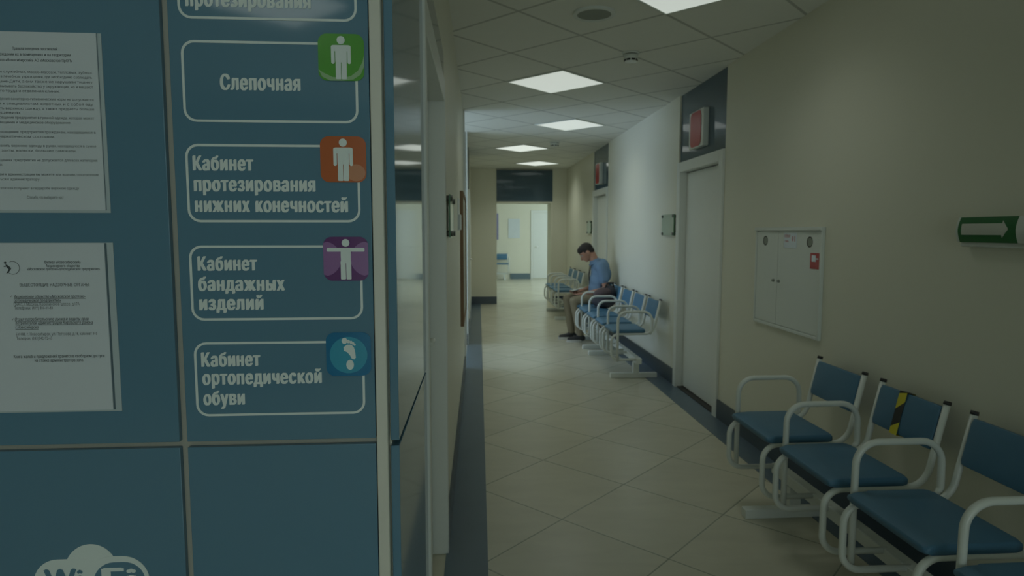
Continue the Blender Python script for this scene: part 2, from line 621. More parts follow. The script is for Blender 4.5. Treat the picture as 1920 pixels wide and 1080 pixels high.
# floor border strips and baseboards
structure(MB().box((0, 1.19, 0), (.19, YF, .004), M_BORDER).build('trim_1', None, (LX0, 0, 0), LROT), 'slate tile border along the left wall')
structure(box_obj('trim_2', (RW - .19, LOBY, 0), (RW, YF, .004), M_BORDER), 'slate tile border along the right wall')
mb = MB()
mb.box((0, D1B + .06, 0), (.012, SA, .15), M_BASE)
mb.box((0, SB, 0), (.012, YF, .15), M_BASE)
structure(mb.build('baseboard_left', None, (LX0, 0, 0), LROT), 'slate tile baseboard of the left wall')
mb = MB()
for a, b in ((LOBY, DR1[0]), (DR1[1], DR2[0]), (DR2[1], YF)):
    mb.box((RW - .012, a, 0), (RW, b, .152), M_BASE)
structure(mb.build('baseboard_right'), 'slate tile baseboard of the right wall')
mb = MB()
mb.box((-.02, YF - .012, 0), (OX0, YF, .153), M_BASE)
mb.box((OX1, YF - .012, 0), (RW, YF, .153), M_BASE)
structure(mb.build('baseboard_far'), 'slate tile baseboard of the far wall')
structure(box_obj('baseboard_end', (1.22, YB - .03, 0), (1.84, YB, .17), mat('pale_slate_tile', (0.13, 0.19, 0.22), 0.3)), 'slate tile baseboard of the end wall')
# transom over the passage and its pale jamb
structure(box_obj('window_3', (OX0, YF - .01, OZ), (OX1, YF + .06, CE - .03), M_TRANSOM), 'dark blue glass transom above the far passage')
mb = MB()
mb.box((OX1 - .035, YF - .015, 0), (OX1 + .02, YF + .57, OZ), M_CREAM)
mb.box((OX0, YF - .012, OZ - .03), (OX1 - .035, YF + .57, OZ), M_CREAM)
structure(mb.build('trim_3'), 'cream jamb of the far passage')


def handle_bm(m=M_CHROME):
    """lever handle on a plate: local x out of the leaf, y along the lever"""
    mb = MB()
    mb.box((0, -.022, -.03), (.008, .022, .03), m, .003)
    mb.cone((.005, 0, 0), (.05, 0, 0), .010, .010, m)
    mb.tube([(.05, -.008, 0), (.052, .05, 0), (.05, .115, -.004)], .009, m, .02)
    return mb


# door_1: left, recessed, nearly edge-on
d = structure(link('door_1', None, None, (LX0, 0, 0), LROT), 'white door recessed in the left wall')
mb = MB()
mb.box((-.23, D1A - .045, 0), (.012, D1A, D1H + .095), M_DOOR, .003)
mb.box((-.23, D1B, 0), (.012, D1B + .05, D1H + .095), M_DOOR, .003)
mb.box((-.23, D1A, D1H), (.012, D1B, D1H + .095), M_DOOR, .003)
mb.build('door_frame', d)
box_obj('leaf', (-.100, D1A + .003, .012), (-.060, D1B - .003, D1H - .004), M_DOOR, d, .002)
handle_bm(M_WHITE).build('door_handle', d, (-.060, D1A + .30, 1.09))
mb = MB()
mb.box((0, -.02, -.035), (.007, .02, .035), M_CHROME, .003)
mb.cone((0, 0, 0), (.032, 0, 0), .012, .012, M_CHROME)
mb.build('lock', d, (-.060, D1A + .30, .95))
structure(MB().box((-.005, 1.80, D1H + .10), (.006, D1B + .05, D1H + .22), M_TRANSOM).build('trim_4', None, (LX0, 0, 0), LROT), 'dark band above the left door')


def right_door(name, ya, yb, x, label, far=False):
    d = structure(link(name, None, None, (x, 0, 0)), label)
    fw = .085
    mb = MB()
    mb.box((-.018, ya, 0), (.20, ya + fw, 2.105), M_DOOR, .004)
    mb.box((-.018, yb - fw, 0), (.20, yb, 2.105), M_DOOR, .004)
    mb.box((-.018, ya + fw, 2.015), (.20, yb - fw, 2.105), M_DOOR, .004)
    mb.build('door_frame', d)
    box_obj('leaf', (.05, ya + fw + .004, .02), (.09, yb - fw - .004, 2.005), M_DOOR, d, .002)
    box_obj('threshold', (.0, ya + fw, 0), (.2, yb - fw, .012), M_GAP, d)
    MB().cone((.0, 0, 0), (-.03, 0, 0), .02, .02, M_CHROME).build('door_handle', d, (.05, ya + fw + .06, 1.02))
    return d


right_door('door_2', DR1[0], DR1[1], RW, 'white door in the right wall between the two bench rows')
right_door('door_3', DR2[0], DR2[1], RW, 'white door in the right wall beyond the seated person')
for n, (a, b) in (('window_4', DR1), ('window_5', DR2)):
    structure(box_obj(n, (RW + .015, a, 2.105), (RW + .2, b, CE), M_TRANSOM), 'blue grey transom above the right ' + ('near' if n == 'window_4' else 'far') + ' door')
# door on the end wall of the far room
d = structure(link('door_4', None, None, (0, YB, 0)), 'white door on the end wall of the far room')
mb = MB()
for lo, hi in (((1.86, -.02, 0), (1.93, .1, 2.12)), ((2.72, -.02, 0), (2.79, .1, 2.12)), ((1.93, -.02, 2.05), (2.72, .1, 2.12))):
    mb.box(lo, hi, M_DOOR, .004)
mb.build('door_frame', d)
box_obj('leaf', (1.935, -.012, .02), (2.715, .03, 2.045), M_DOOR, d, .002)
MB().tube([(2.0, -.012, 1.0), (2.0, -.06, 1.0), (2.1, -.06, 1.0)], .01, M_CHROME, .01).build('door_handle', d)
# white far door on the left wall with a dark transom
d = structure(link('door_5', None, None, (LX0, 0, 0), LROT), 'white door near the far end of the left wall')
mb = MB()
mb.box((0, 9.6, 0), (.018, 9.68, 2.1), M_DOOR)
mb.box((0, 10.5, 0), (.018, 10.58, 2.1), M_DOOR)
mb.box((0, 9.68, 2.02), (.018, 10.5, 2.1), M_DOOR)
mb.build('door_frame', d)
box_obj('leaf', (0, 9.68, 0.01), (.006, 10.5, 2.02), M_DOOR, d)
handle_bm().build('door_handle', d, (.006, 9.75, 1.05))
structure(MB().box((0, 9.6, 2.1), (.010, 10.58, CE), M_TRANSOM).build('window_6', None, (LX0, 0, 0), LROT), 'dark transom above the far left door')
mb = MB()
for a, b in ((SA - .07, SA), (SB, SB + .07)):
    mb.box((-.29, a, 0), (.015, b, CE), M_DOOR)
structure(mb.build('trim_5', None, (LX0, 0, 0), LROT), 'white jambs of the daylit side doorway')

# ------------------------------------------------------------------ blue wall panels
PF = PY                                    # front face plane
PXR = at(707, 822, 1, PF).x - .002         # right edge of the right column
VX0, VX1 = at(337, 828, 1, PF).x, at(351, 828, 1, PF).x
HZ0, HZ1 = at(500, 836, 1, PF).z, at(500, 825.5, 1, PF).z


def wall_panel(lo, hi, label):
    o = MB().box(lo, hi, M_PANEL, .0012, 2).build('wall_panel')
    return tag(o, label, 'wall panel', 'glossy blue wall panels')


PB = PF + .012
wall_panel((-1.20, PF, HZ1), (VX0, PB, 2.45), 'glossy blue wall panel behind the two printed notices')
wall_panel((VX1, PF, HZ1), (PXR, PB, 2.45), 'glossy blue wall panel carrying the column of white outlined department signs')
wall_panel((-1.20, PF, .02), (VX0, PB, HZ0), 'glossy blue wall panel with the white wireless cloud sticker')
wall_panel((VX1, PF, .02), (PXR, PB, HZ0), 'plain glossy blue wall panel below the department signs')
structure(box_obj('trim_6', (PXR + .0015, PF - .002, .0), (LX0 + .0, PB + .03, CE), M_ALU, None, .002), 'pale corner profile between the blue panels')
SX = LX0 + .003 + TILT * 1.2               # outer side panels, thin edge towards the viewer
mb = MB().box((-.012, 1.175, HZ1 - .01), (.004, 1.798, 2.6), M_PANEL, .0012)
tag(mb.build('wall_panel', None, (LX0, 0, 0), LROT), 'upper mirror-glossy panel on the corridor side of the corner', 'wall panel', 'glossy blue wall panels')
mb = MB().box((-.012, 1.175, .005), (.004, 1.798, HZ0 - .01), M_PANEL, .0012)
tag(mb.build('wall_panel', None, (LX0, 0, 0), LROT), 'lower mirror-glossy panel on the corridor side of the corner', 'wall panel', 'glossy blue wall panels')

# ------------------------------------------------------------------ department signs
FR = (PI / 2, 0, 0)


def fp(x, y):
    return at(x, y, 1, PF)


def rect_px(x0, y0, x1, y1):
    ym, xm = (y0 + y1) / 2, (x0 + x1) / 2
    return fp(x0, ym).x, fp(x1, ym).x, fp(xm, y1).z, fp(xm, y0).z


def man_figure(mb, h, m, arms_out=False):
    """washroom-style figure, feet at y=0, height h; the overlapping pieces step forward a hair each"""
    u = h / 10.0
    mb.prism(ellipse(.95 * u, .95 * u, 20, 0, 9.05 * u), .0006, m)
    if arms_out:
        mb.prism(rrect(9.2 * u, .95 * u, .25 * u, 3, 0, 7.35 * u), .00075, m)
        mb.prism([(1.2 * u, 4.0 * u), (1.25 * u, 7.0 * u), (-1.25 * u, 7.0 * u), (-1.2 * u, 4.0 * u)], .0006, m)
    else:
        mb.prism(rrect(4.6 * u, 1.4 * u, .6 * u, 4, 0, 7.2 * u), .00060, m)
        mb.prism(rrect(2.7 * u, 3.6 * u, .2 * u, 4, 0, 5.7 * u), .00072, m)
        for s in (-1, 1):
            mb.prism(rrect(.8 * u, 4.3 * u, .38 * u, 4, s * 1.9 * u, 5.7 * u), .00084, m)
    for s in (-1, 1):
        mb.prism(rrect(1.22 * u, 4.6 * u, .2 * u, 3, s * .68 * u, 2.3 * u), .00096, m)


def pictogram(parent, kind, px, origin):
    x0, x1, z0, z1 = rect_px(*px)
    w, h = x1 - x0, z1 - z0
    base = {'green': M_GREEN, 'orange': M_ORANGE, 'purple': M_PURPLE, 'blue': M_CYAN}[kind]
    c = Vector(((x0 + x1) / 2, PF - .0012, (z0 + z1) / 2)) - origin
    o = MB().prism(rrect(w, h, .19 * w, 6), .0008, base).build('pictogram', parent, c, FR)
    o['label'] = kind + ' rounded square pictogram'
    mb = MB()
    if kind == 'green':      # pale sweep along the lower edge
        arc = [(-.5 * w, -.26 * h), (-.38 * w, -.34 * h), (-.2 * w, -.42 * h), (0, -.44 * h), (.2 * w, -.40 * h), (.36 * w, -.28 * h), (.46 * w, -.1 * h), (.5 * w, .06 * h)]
        low = [(.5 * w, -.18 * h), (.42 * w, -.36 * h), (.26 * w, -.47 * h), (.0, -.5 * h), (-.25 * w, -.5 * h), (-.42 * w, -.42 * h)]
        mb.prism(arc + low, .0005, M_PALEGREEN)
    elif kind == 'orange':
        mb.prism(ellipse(.21 * w, .185 * h, 20, .27 * w, -.29 * h), .0005, M_PALEORANGE)
    elif kind == 'purple':
        for s in (-1, 1):
            pts = [(s * .5 * w, .36 * h)] + [(s * (.5 * w - .40 * w * math.cos(a)), .40 * h * math.sin(a) - .0 * h) for a in [k * PI / 14 - PI / 2 for k in range(13, 0, -1)]] + [(s * .5 * w, -.36 * h)]
            mb.prism(pts, .0005, M_LILAC)
    else:
        mb.prism(ellipse(.42 * w, .42 * h, 30, 0, -.02 * h), .0005, M_PALECYAN)
    mb.build('emblem_ground', o, (0, 0, .0008))
    f = MB()
    if kind == 'blue':       # bare footprint
        f.prism([(x * w, y * h) for x, y in ((-.11, .16), (-.03, .22), (.07, .22), (.125, .15), (.15, .04), (.16, -.08), (.13, -.12), (.07, -.1), (.03, -.02), (-.03, .05), (-.1, .08))], .0006, M_VINYL)
        f.prism(ellipse(.085 * w, .115 * h, 20, .03 * w, -.245 * h), .0006, M_VINYL)
        for tx, ty, tr in ((-.085, .31, .062), (.0, .295, .036), (.06, .275, .032), (.105, .25, .028), (.14, .22, .024)):
            f.prism(ellipse(tr * w, tr * 1.15 * h, 14, tx * w, ty * h), .0006, M_VINYL)
    else:
        man_figure(f, .92 * h, M_VINYL, kind == 'purple')
    f.build('figure', o, (0, 0 if kind == 'blue' else -.47 * h, .0013))
    return o


def dept_sign(box, lines, icon, icon_px, label):
    x0, x1, z0, z1 = rect_px(*box)
    origin = Vector(((x0 + x1) / 2, PF, (z0 + z1) / 2))
    root = thing('department_sign', label, 'sign', origin, 0, 'department signs on the blue panel')
    w, h = x1 - x0, z1 - z0
    lw = .0042
    mb = MB().ring_prism(rrect(w, h, .022), rrect(w - 2 * lw, h - 2 * lw, .022 - lw), .0008, M_VINYL)
    mb.build('outline', root, (0, -.0002, 0), FR)
    for s, xa, xb, yb, cap in lines:
        a, b = fp(xa, yb), fp(xb, yb)
        hh = fp(xa, yb - cap).z - a.z
        text_mesh('lettering', s, M_VINYL, hh, b.x - a.x, .145, parent=root, loc=Vector((a.x, PF - .0008, a.z)) - origin, rot=FR)
    if icon:
        pictogram(root, icon, icon_px, origin)
    return root


dept_sign((331, -110, 668, 38), [('протезирования', 348, 583, 11, 28)], None, None,
          'white outlined department sign cut by the top edge of the picture')
dept_sign((342, 78, 671, 230), [('Слепочная', 413, 564, 168, 29)], 'green', (597, 64, 683, 152),
          'department sign with one word and a green pictogram of a standing figure')
dept_sign((350, 271, 675, 417), [('Кабинет', 362, 476, 319, 27), ('протезирования', 364, 592, 358, 27), ('нижних конечностей', 366, 653, 397, 27)],
          'orange', (601, 256, 687, 342), 'department sign with an orange pictogram of a figure missing part of a leg')
dept_sign((357, 460, 680, 600), [('Кабинет', 371, 483, 507, 26), ('бандажных', 372, 535, 545, 26), ('изделий', 374, 495, 581, 26)],
          'purple', (607, 444, 691, 526), 'department sign with a purple pictogram of a figure with outstretched arms')
dept_sign((366, 640, 684, 778), [('Кабинет', 378, 489, 687, 26), ('ортопедической', 380, 604, 721, 26), ('обуви', 382, 460, 759, 26)],
          'blue', (612, 623, 696, 704), 'department sign with a blue pictogram of a bare footprint')


# ------------------------------------------------------------------ printed notices
def notice(box, sleeve, lines, label, logo=None, strip=.0038):
    """box = paper rectangle in the picture, sleeve = clear holder behind it"""
    x0, x1, z0, z1 = rect_px(*sleeve)
    a0, a1, c0, c1 = rect_px(*box)
    origin = Vector(((x0 + x1) / 2, PF, (z0 + z1) / 2))
    root = thing('notice_sheet', label, 'notice', origin, 0, 'printed notices on the blue panel')
    o = MB().box((x0 - origin.x, -.0012, z0 - origin.z), (x1 - origin.x, 0, z1 - origin.z), M_SLEEVE).build('sleeve', root)
    o['label'] = 'translucent pale grey sleeve'
    MB().box((a0 - origin.x, -.0024, c0 - origin.z), (a1 - origin.x, -.0012, c1 - origin.z), M_PAPER).build('paper', root)
    # the dark edge strip down the right side
    MB().box((a1 + .0005 - origin.x, -.0016, c0 - origin.z), (a1 + strip - origin.x, -.0012, c1 - origin.z), mat('sleeve_dark_edge', (.10, .15, .18), .3)).build('edge_strip', root)
    for ln in lines:
        s, xa, xb, yb, cap, bold = ln[:6]
        a, b = fp(xa, yb), fp(xb, yb)
        hh = fp(xa, yb - cap).z - a.z
        t = text_mesh('lettering', s, M_INK, hh, b.x - a.x, bold, parent=root, loc=Vector((a.x, PF - .0026, a.z)) - origin, rot=FR, shear=ln[7] if len(ln) > 7 else 0)
        if len(ln) > 6 and ln[6]:
            MB().box((0, -.0001, -.0016), (b.x - a.x, .0001, -.0008), M_INK).build('underline', root, Vector((a.x, PF - .0026, a.z)) - origin)
    if logo:
        lx, lz = fp(*logo).x, fp(*logo).z
        mb = MB()
        n = 26
        outer = [(.0115 * math.cos(a), .0115 * math.sin(a)) for a in [math.radians(-135 + 250 * k / n) for k in range(n + 1)]]
        inner = [(.0108 * math.cos(a), .0108 * math.sin(a)) for a in [math.radians(-135 + 250 * k / n) for k in range(n + 1)]][::-1]
        for k in range(n):
            mb.prism([outer[k], outer[k + 1], inner[n - k - 1], inner[n - k]], .0003, M_INK)
        mb.prism(ellipse(.002, .002, 12, -.012, .009), .0003, M_INK)
        mb.prism([(-.012, .006), (-.009, .005), (-.004, .001), (-.003, -.002), (-.008, -.009), (-.0115, -.010), (-.007, -.003), (-.010, .001)], .0003, M_INK)
        mb.prism([(-.015, .003), (-.008, .004), (-.008, .0025), (-.0145, .0015)], .0003, M_INK)
        mb.build('logo', root, Vector((lx, PF - .0026, lz)) - origin, FR)
    return root


B, N = .035, .0
notice((-120, 60, 190, 394), (-125, 60, 199, 399), [
    ('Правила поведения посетителей', 25, 109, 94, 5.5, B),
    ('при нахождении их в помещениях и на территории', -22, 134, 104, 5.5, B),
    ('филиала «Новосибирский» АО «Московское ПрОП»', -14, 137, 115, 5.5, B),
    ('оказания рабочие служебных, массо-массаж, тепловых, зубных', -60, 174, 136, 5, N),
    ('где бы находились в лечебном учреждении, где необходимо соблюдать', -60, 174, 145, 5, N),
    ('правила. Граждане-Дети, а они также не нарушали тишину', -60, 175, 154, 5, N),
    ('которые не станут вызывать беспокойство у окружающих, но и мешают', -60, 176, 163, 5, N),
    ('выполнении всего труда и отделения клиник.', -60, 114, 172, 5, N),
    ('С целью соблюдения санитарно-гигиенических норм не допускается', -50, 177, 187, 5, N),
    ('вести на прием к специалистам животных и с собой еду', -60, 176, 196, 5, N),
    ('шуметь и говорить верхнюю одежду, а также предметы больше', -60, 178, 205, 5, N),
    ('вес и в помещениях.', -60, 43, 213, 5, N),
    ('Запрещается посещение предприятия в грязной одежде, которая может', -50, 178, 222, 5, N),
    ('других людей, помещения и медицинское оборудование.', -60, 135, 231, 5, N),
    ('Запрещается посещение предприятия гражданам, находящимся в', -50, 181, 249, 5, N),
    ('алкогольном и наркотическом состоянии.', -60, 105, 258, 5, N),
    ('Запрещается хранить верхнюю одежду в руках, находящуюся в сумке', -50, 182, 275, 5, N),
    ('багаж, бутылки, зонты, коляски, большие самокаты.', -60, 145, 284, 5, N),
    ('Курение в помещениях предприятия не допускается для всех категорий', -50, 184, 302, 5, N),
    ('граждан.', -30, 8, 311, 5, N),
    ('По всем вопросам к администрации вы можете или врачам, посетителям', -50, 186, 329, 5, N),
    ('можно обращаться к администратору', -50, 76, 338, 5, N),
    ('При уходе посетители получают в гардеробе верхнюю одежду', -40, 150, 355, 5, N),
    ('Спасибо, что выбираете нас!', 53, 121, 373, 6, N)],
    'upper printed notice with a three line bold heading and long paragraphs on the blue panel', None, .0014)
notice((-95, 456, 205, 770), (-100, 455, 221, 773), [
    ('Филиал «Новосибирский»', 85, 153, 494, 5.5, .04),
    ('Акционерного общества', 88, 151, 501, 5.5, .04),
    ('«Московское протезно-ортопедическое предприятие»', 53, 189, 507, 5.5, .04),
    ('ВЫШЕСТОЯЩИЕ НАДЗОРНЫЕ ОРГАНЫ:', 39, 170, 537, 6, .04),
    ('✓', 21, 25, 558, 6, .004),
    ('Акционерное общество «Московское протезно-', 28, 162, 559, 6, .05, True, .25),
    ('ортопедическое предприятие»', 28, 116, 566, 6, .05, True, .25),
    ('126412, г.Москва, Коровинское шоссе, д.17А', 28, 151, 573, 6, N),
    ('Телефоны: (499) 486-00-83', 29, 101, 580, 6, N),
    ('✓', 24, 28, 601, 6, .004),
    ('Отдел потребительского рынка и защиты прав', 30, 168, 601, 6, .05, True, .25),
    ('потребителей администрации Кировского района', 31, 176, 608, 6, .05, True, .25),
    ('г.Новосибирска', 31, 74, 616, 6, .05, True, .25),
    ('630088, г. Новосибирск, ул. Петухова, д.18, кабинет 305', 32, 184, 629, 6, N),
    ('Телефон: (383)342-92-65', 33, 100, 637, 6, N),
    ('Книга жалоб и предложений хранится в свободном доступе', 28, 198, 671, 6, .05),
    ('на стойке администратора зала.', 67, 159, 678, 6, .05)],
    'lower printed notice with a small round logo and short underlined lines on the blue panel', (26, 502))

# ------------------------------------------------------------------ wireless sticker
x0, x1, z0, z1 = rect_px(64, 1020, 281, 1160)
org = Vector(((x0 + x1) / 2, PF, (z0 + z1) / 2))
root = thing('wireless_sticker', 'white cloud shaped wireless network sticker on the lower blue panel', 'sticker', org)
w, h = x1 - x0, z1 - z0
mb = MB()
cl = []
for k in range(33):                       # a lobed outline: left lobe, tall dome, right lobe
    a = PI * k / 32
    cl.append((w * .235 * math.cos(a), h * .12 + h * .38 * math.sin(a)))
mb.prism(cl + [(-w * .235, -h * .3), (w * .235, -h * .3)], .0003, M_VINYL)
mb.prism(rrect(w * .62, h * .74, h * .30, 8, -w * .19, -h * .06), .00042, M_VINYL)
mb.prism(rrect(w * .56, h * .76, h * .33, 8, w * .22, -h * .05), .00054, M_VINYL)
mb.build('cloud', root, (0, -.0002, 0), FR)
MB().prism(rrect(w * .45, h * .62, h * .26, 8, w * .24, -h * .06), .0005, M_PANEL).build('inner_badge', root, (0, -.0007, 0), FR)
a = fp(85, 1108)
text_mesh('lettering', 'Wi', M_PANEL, fp(85, 1065).z - a.z, fp(158, 1108).x - a.x, .09, parent=root, loc=Vector((a.x, PF - .0014, a.z)) - org, rot=FR)
a = fp(193, 1108)
text_mesh('lettering', 'Fi', M_VINYL, fp(193, 1062).z - a.z, fp(258, 1108).x - a.x, .09, parent=root, loc=Vector((a.x, PF - .0016, a.z)) - org, rot=FR)

# ------------------------------------------------------------------ ceiling lights, speaker, detectors
LC = (0.7241, 5.4167)
ca, sa = math.cos(-.0127), math.sin(-.0127)


def lattice(a, b):
    u, v = S * a, S * b
    return LC[0] + u * ca - v * sa, LC[1] + u * sa + v * ca


def ceiling_light(xy, label, m=M_LAMP, watt=1.0, n=.594):
    t = thing('ceiling_light', label, 'ceiling light', (xy[0], xy[1], CE), PI / 4 - .0127, 'square ceiling light panels')
    s = n / 2
    mb = MB()
    mb.ring_prism([(-s, -s), (s, -s), (s, s), (-s, s)], [(-s + .012, -s + .012), (s - .012, -s + .012), (s - .012, s - .012), (-s + .012, s - .012)], .008, M_WHITE)
    mb.build('frame', t, (0, 0, -.008))
    box_obj('diffuser', (-s + .012, -s + .012, -.006), (s - .012, s - .012, -.001), m, t)
    l = bpy.data.lights.new('panel_light', 'AREA')      # the louvred panel throws its light downwards
    l.shape = 'SQUARE'
    l.size = n - .03
    l.energy = PANEL_WATT * watt
    l.color = LAMP
    l.spread = math.radians(PANEL_SPREAD)
    lo = link('panel_light', l, t, (0, 0, -.0095))
    return t


ceiling_light(lattice(1, -5), 'square ceiling light panel nearest the viewer, cut by the top of the picture', M_LAMP, .5)
ceiling_light(lattice(0, 0), 'large square ceiling light panel second from the viewer, left of the white smoke detector', M_LAMP, .85)
ceiling_light(lattice(1, 5), 'square ceiling light panel, third from the viewer along the corridor')
ceiling_light(lattice(0, 10), 'square ceiling light panel, fourth from the viewer, left of the far small detector', M_LAMPFAR, 1.5)
ceiling_light(lattice(1, 15), 'farthest square ceiling light panel just before the dark blue transom', M_LAMPFAR, 1.7)
ceiling_light(lattice(-4, -16), 'square ceiling light panel over the lobby behind the viewer', M_LAMPLOBBY, .5)
for x, y in ((.6, 15.2), (2.6, 15.2), (1.4, 17.4)):
    ceiling_light((x, y), 'square ceiling light panel in the far room beyond the passage', M_LAMPEND, .6)

p = at(1114, 24.5, 2, CE)
t = thing('ceiling_speaker', 'round grey ceiling speaker between the two nearest light panels', 'speaker', p)
mb = MB()
n = 40
mb.ring_prism(ellipse(.122, .122, n), ellipse(.098, .098, n), .012, M_WHITE)
mb.build('rim', t, (0, 0, -.012))
MB().cone((0, 0, -.008), (0, 0, -.001), .098, .098, M_GRILLE, 40).build('grille', t)


def detector(p, label, r=.05):
    t = thing('smoke_detector', label, 'smoke detector', p, 0, 'white smoke detectors')
    MB().cone((0, 0, -.012), (0, 0, 0), r, r * 1.06, M_WHITE, 28).build('base', t)
    MB().cone((0, 0, -.016), (0, 0, -.012), r * .8, r * .8, M_BLACK, 28).build('shade_ring', t)  # black ring paints the shadow line beneath the base
    mb = MB()
    mb.cone((0, 0, -.062), (0, 0, -.016), r * .72, r * .9, M_WHITE, 28)
    mb.build('head', t)
    mb = MB()
    for k in range(8):
        a = 2 * PI * (k + .2) / 8
        mb.box((r * .70, -.013, -.058), (r * .80, .013, -.046), M_BLACK, mtx=Matrix.Rotation(a, 4, 'Z'))
    mb.build('slots', t)


detector(at(1183, 99, 2, CE), 'white smoke detector on the ceiling to the right of the large light panel', .058)
detector(at(1040, 266, 2, CE), 'small far smoke detector on the ceiling beyond the third light panel', .07)


# ------------------------------------------------------------------ benches
R_T = .0130
RAILZ = .462
PITCH_S = .525
GAP = .39


def rail_mesh():
    mb = MB()
    mb.tube([(-.076, 0, .795), (-.150, 0, RAILZ), (-.562, 0, RAILZ), (-.562, 0, .205), (-.29, 0, .205)], R_T, M_WHITE, [.095, .075, .072], 14, 10)
    return mb.mesh('seat_frame')


def arm_mesh():
    mb = MB()
    mb.tube([(-.188, 0, RAILZ), (-.166, 0, .50), (-.170, 0, .686), (-.505, 0, .686), (-.507, 0, .45), (-.507, 0, .195)], R_T, M_WHITE, [.03, .085, .085, .05], 14, 10)
    return mb.mesh('armrest')


def cap_mesh():
    d = Vector((.074, 0, .333)).normalized()
    a = Vector((-.076, 0, .795))
    return MB().cone(a - d * .002, a + d * .012, .0145, .0135, M_BLACK, 14).mesh('end_cap')


def pad_mesh():
    tmp = MB()
    mb = bmesh.new()
    bmesh.ops.create_grid(mb, x_segments=16, y_segments=16, size=.5)
    W, D, T = .412, .318, .034
    lo = []
    for v in mb.verts:
        x, y = v.co.x * 2, v.co.y * 2        # -1..1
        v.co = Vector((x * D / 2, y * W / 2, .006 * (1 - x ** 4) * (1 - y ** 4)))
        if x < -.6:
            v.co.z -= .010 * ((-.6 - x) / .4) ** 2
    ret = bmesh.ops.extrude_face_region(mb, geom=mb.faces[:])
    vs_ = [g for g in ret['geom'] if isinstance(g, bmesh.types.BMVert)]
    for v in vs_:
        v.co.z = -T
    es = [e for e in mb.edges if len(e.link_faces) == 2 and e.calc_face_angle() > .8]
    bmesh.ops.bevel(mb, geom=es, offset=.010, segments=3, profile=.5, affect='EDGES')
    tmp._merge(mb, M_BLUE, True)
    return tmp.mesh('seat_pad')


def back_mesh():
    tmp = MB()
    mb = bmesh.new()
    bmesh.ops.create_grid(mb, x_segments=16, y_segments=10, size=.5)
    W, Hh, T = GAP - .028, .178, .030
    for v in mb.verts:
        y, z = v.co.x * 2, v.co.y * 2
        v.co = Vector((-.006 * (1 - y ** 4) * (1 - z ** 4), y * W / 2, z * Hh / 2))
    ret = bmesh.ops.extrude_face_region(mb, geom=mb.faces[:])
    for v in [g for g in ret['geom'] if isinstance(g, bmesh.types.BMVert)]:
        v.co.x = T
    es = [e for e in mb.edges if len(e.link_faces) == 2 and e.calc_face_angle() > .8]
    bmesh.ops.bevel(mb, geom=es, offset=.009, segments=3, profile=.5, affect='EDGES')
    tmp._merge(mb, M_BLUE, True)
    return tmp.mesh('backrest')


RAIL, ARM, CAP, PAD, BACK = rail_mesh(), arm_mesh(), cap_mesh(), pad_mesh(), back_mesh()
FOOT = MB().box((-.545, -.025, 0), (-.07, .025, .05), M_WHITE, .004).box((-.315, -.028, .05), (-.255, .028, .16), M_WHITE, .003).mesh('foot')


def bench(label, n, loc, rz=0.0, feet=(), end_arm=False):
    """row of n seats; local y=0 is the far rail, seats run towards -y, back towards +x"""
    t = thing('waiting_bench', label, 'bench', loc, rz, 'blue padded waiting benches')
    L = (n - 1) * PITCH_S + GAP
    mb = MB().box((-.313, -L - .02, .160), (-.257, .02, .217), M_WHITE, .005)
    mb.build('beam', t)
    for f in feet:
        link('foot', FOOT, t, (0, -f, 0))
    for i in range(n):
        y = -i * PITCH_S
        link('seat_pad', PAD, t, (-.387, y - GAP / 2, .507))
        link('backrest', BACK, t, (-.112, y - GAP / 2, .697), (0, math.radians(12.5), 0))
        for yy in (y, y - GAP):
            f = link('seat_frame', RAIL, t, (0, yy, 0))
            link('end_cap', CAP, f)
        link('armrest', ARM, t, (0, y + .030, 0))
    if end_arm:
        link('armrest', ARM, t, (0, -L - .030, 0))
    return t


YA = 3.245
bench('near blue waiting bench with white tube armrests under the fire cabinet', 4, (RW, YA, 0), feet=(.165, 1.80))
bench('blue waiting bench with three empty seats left of the near white door', 3, (RW, 7.56, 0), feet=(.14, 1.33), end_arm=True)
bench('blue waiting bench on which the person sits beside a dark bag', 2, (RW, 8.615, 0), feet=(.12, .80))
bench('far blue waiting bench behind the seated person, next to the passage', 3, (RW, 11.80, 0), feet=(.14, 1.33), end_arm=True)
bench('small distant blue waiting bench against the end wall of the far room', 3, (1.13 - 1.44, YB - .012, 0), PI / 2, feet=(.14, 1.33), end_arm=True)

# hazard tape round the second backrest of the near bench
yc = YA - PITCH_S - GAP * .44
t = thing('barrier_tape', 'yellow and black striped tape wrapped round a backrest of the near bench', 'tape', (RW - .112, yc, .697), 0)
t.rotation_euler = (0, math.radians(12.5), 0)
mb = MB()
hw, zt = .023, .0935
# front strip: slanted stripes, drawn in (y, z) and stood up just in front of the pad
cuts = [(-zt, -zt), (-.066, -.036), (.012, .052), (zt - .012, zt), (zt, zt)]
for k in range(4):
    (a0, b0), (a1, b1) = cuts[k], cuts[k + 1]
    m = (M_YELLOW, M_BLACK, M_YELLOW, M_BLACK)[k]
    mb.prism([(-hw, a0), (hw, b0), (hw, b1), (-hw, a1)] if (b1 - b0) > 1e-4 else [(-hw, a0), (hw, b0), (-hw, a1)], .0008, m,
             mtx=Matrix.Translation((-.0078, 0, 0)) @ Matrix.Rotation(-PI / 2, 4, 'Z') @ Matrix.Rotation(PI / 2, 4, 'X'))
mb.box((.0305, -hw, -zt), (.0315, hw, zt), M_YELLOW)
for zz in (-zt, zt):
    mb.box((-.0085, -hw, zz - .0008), (.0315, hw, zz + .0008), M_YELLOW if zz < 0 else M_BLACK)
mb.build('tape_band', t)

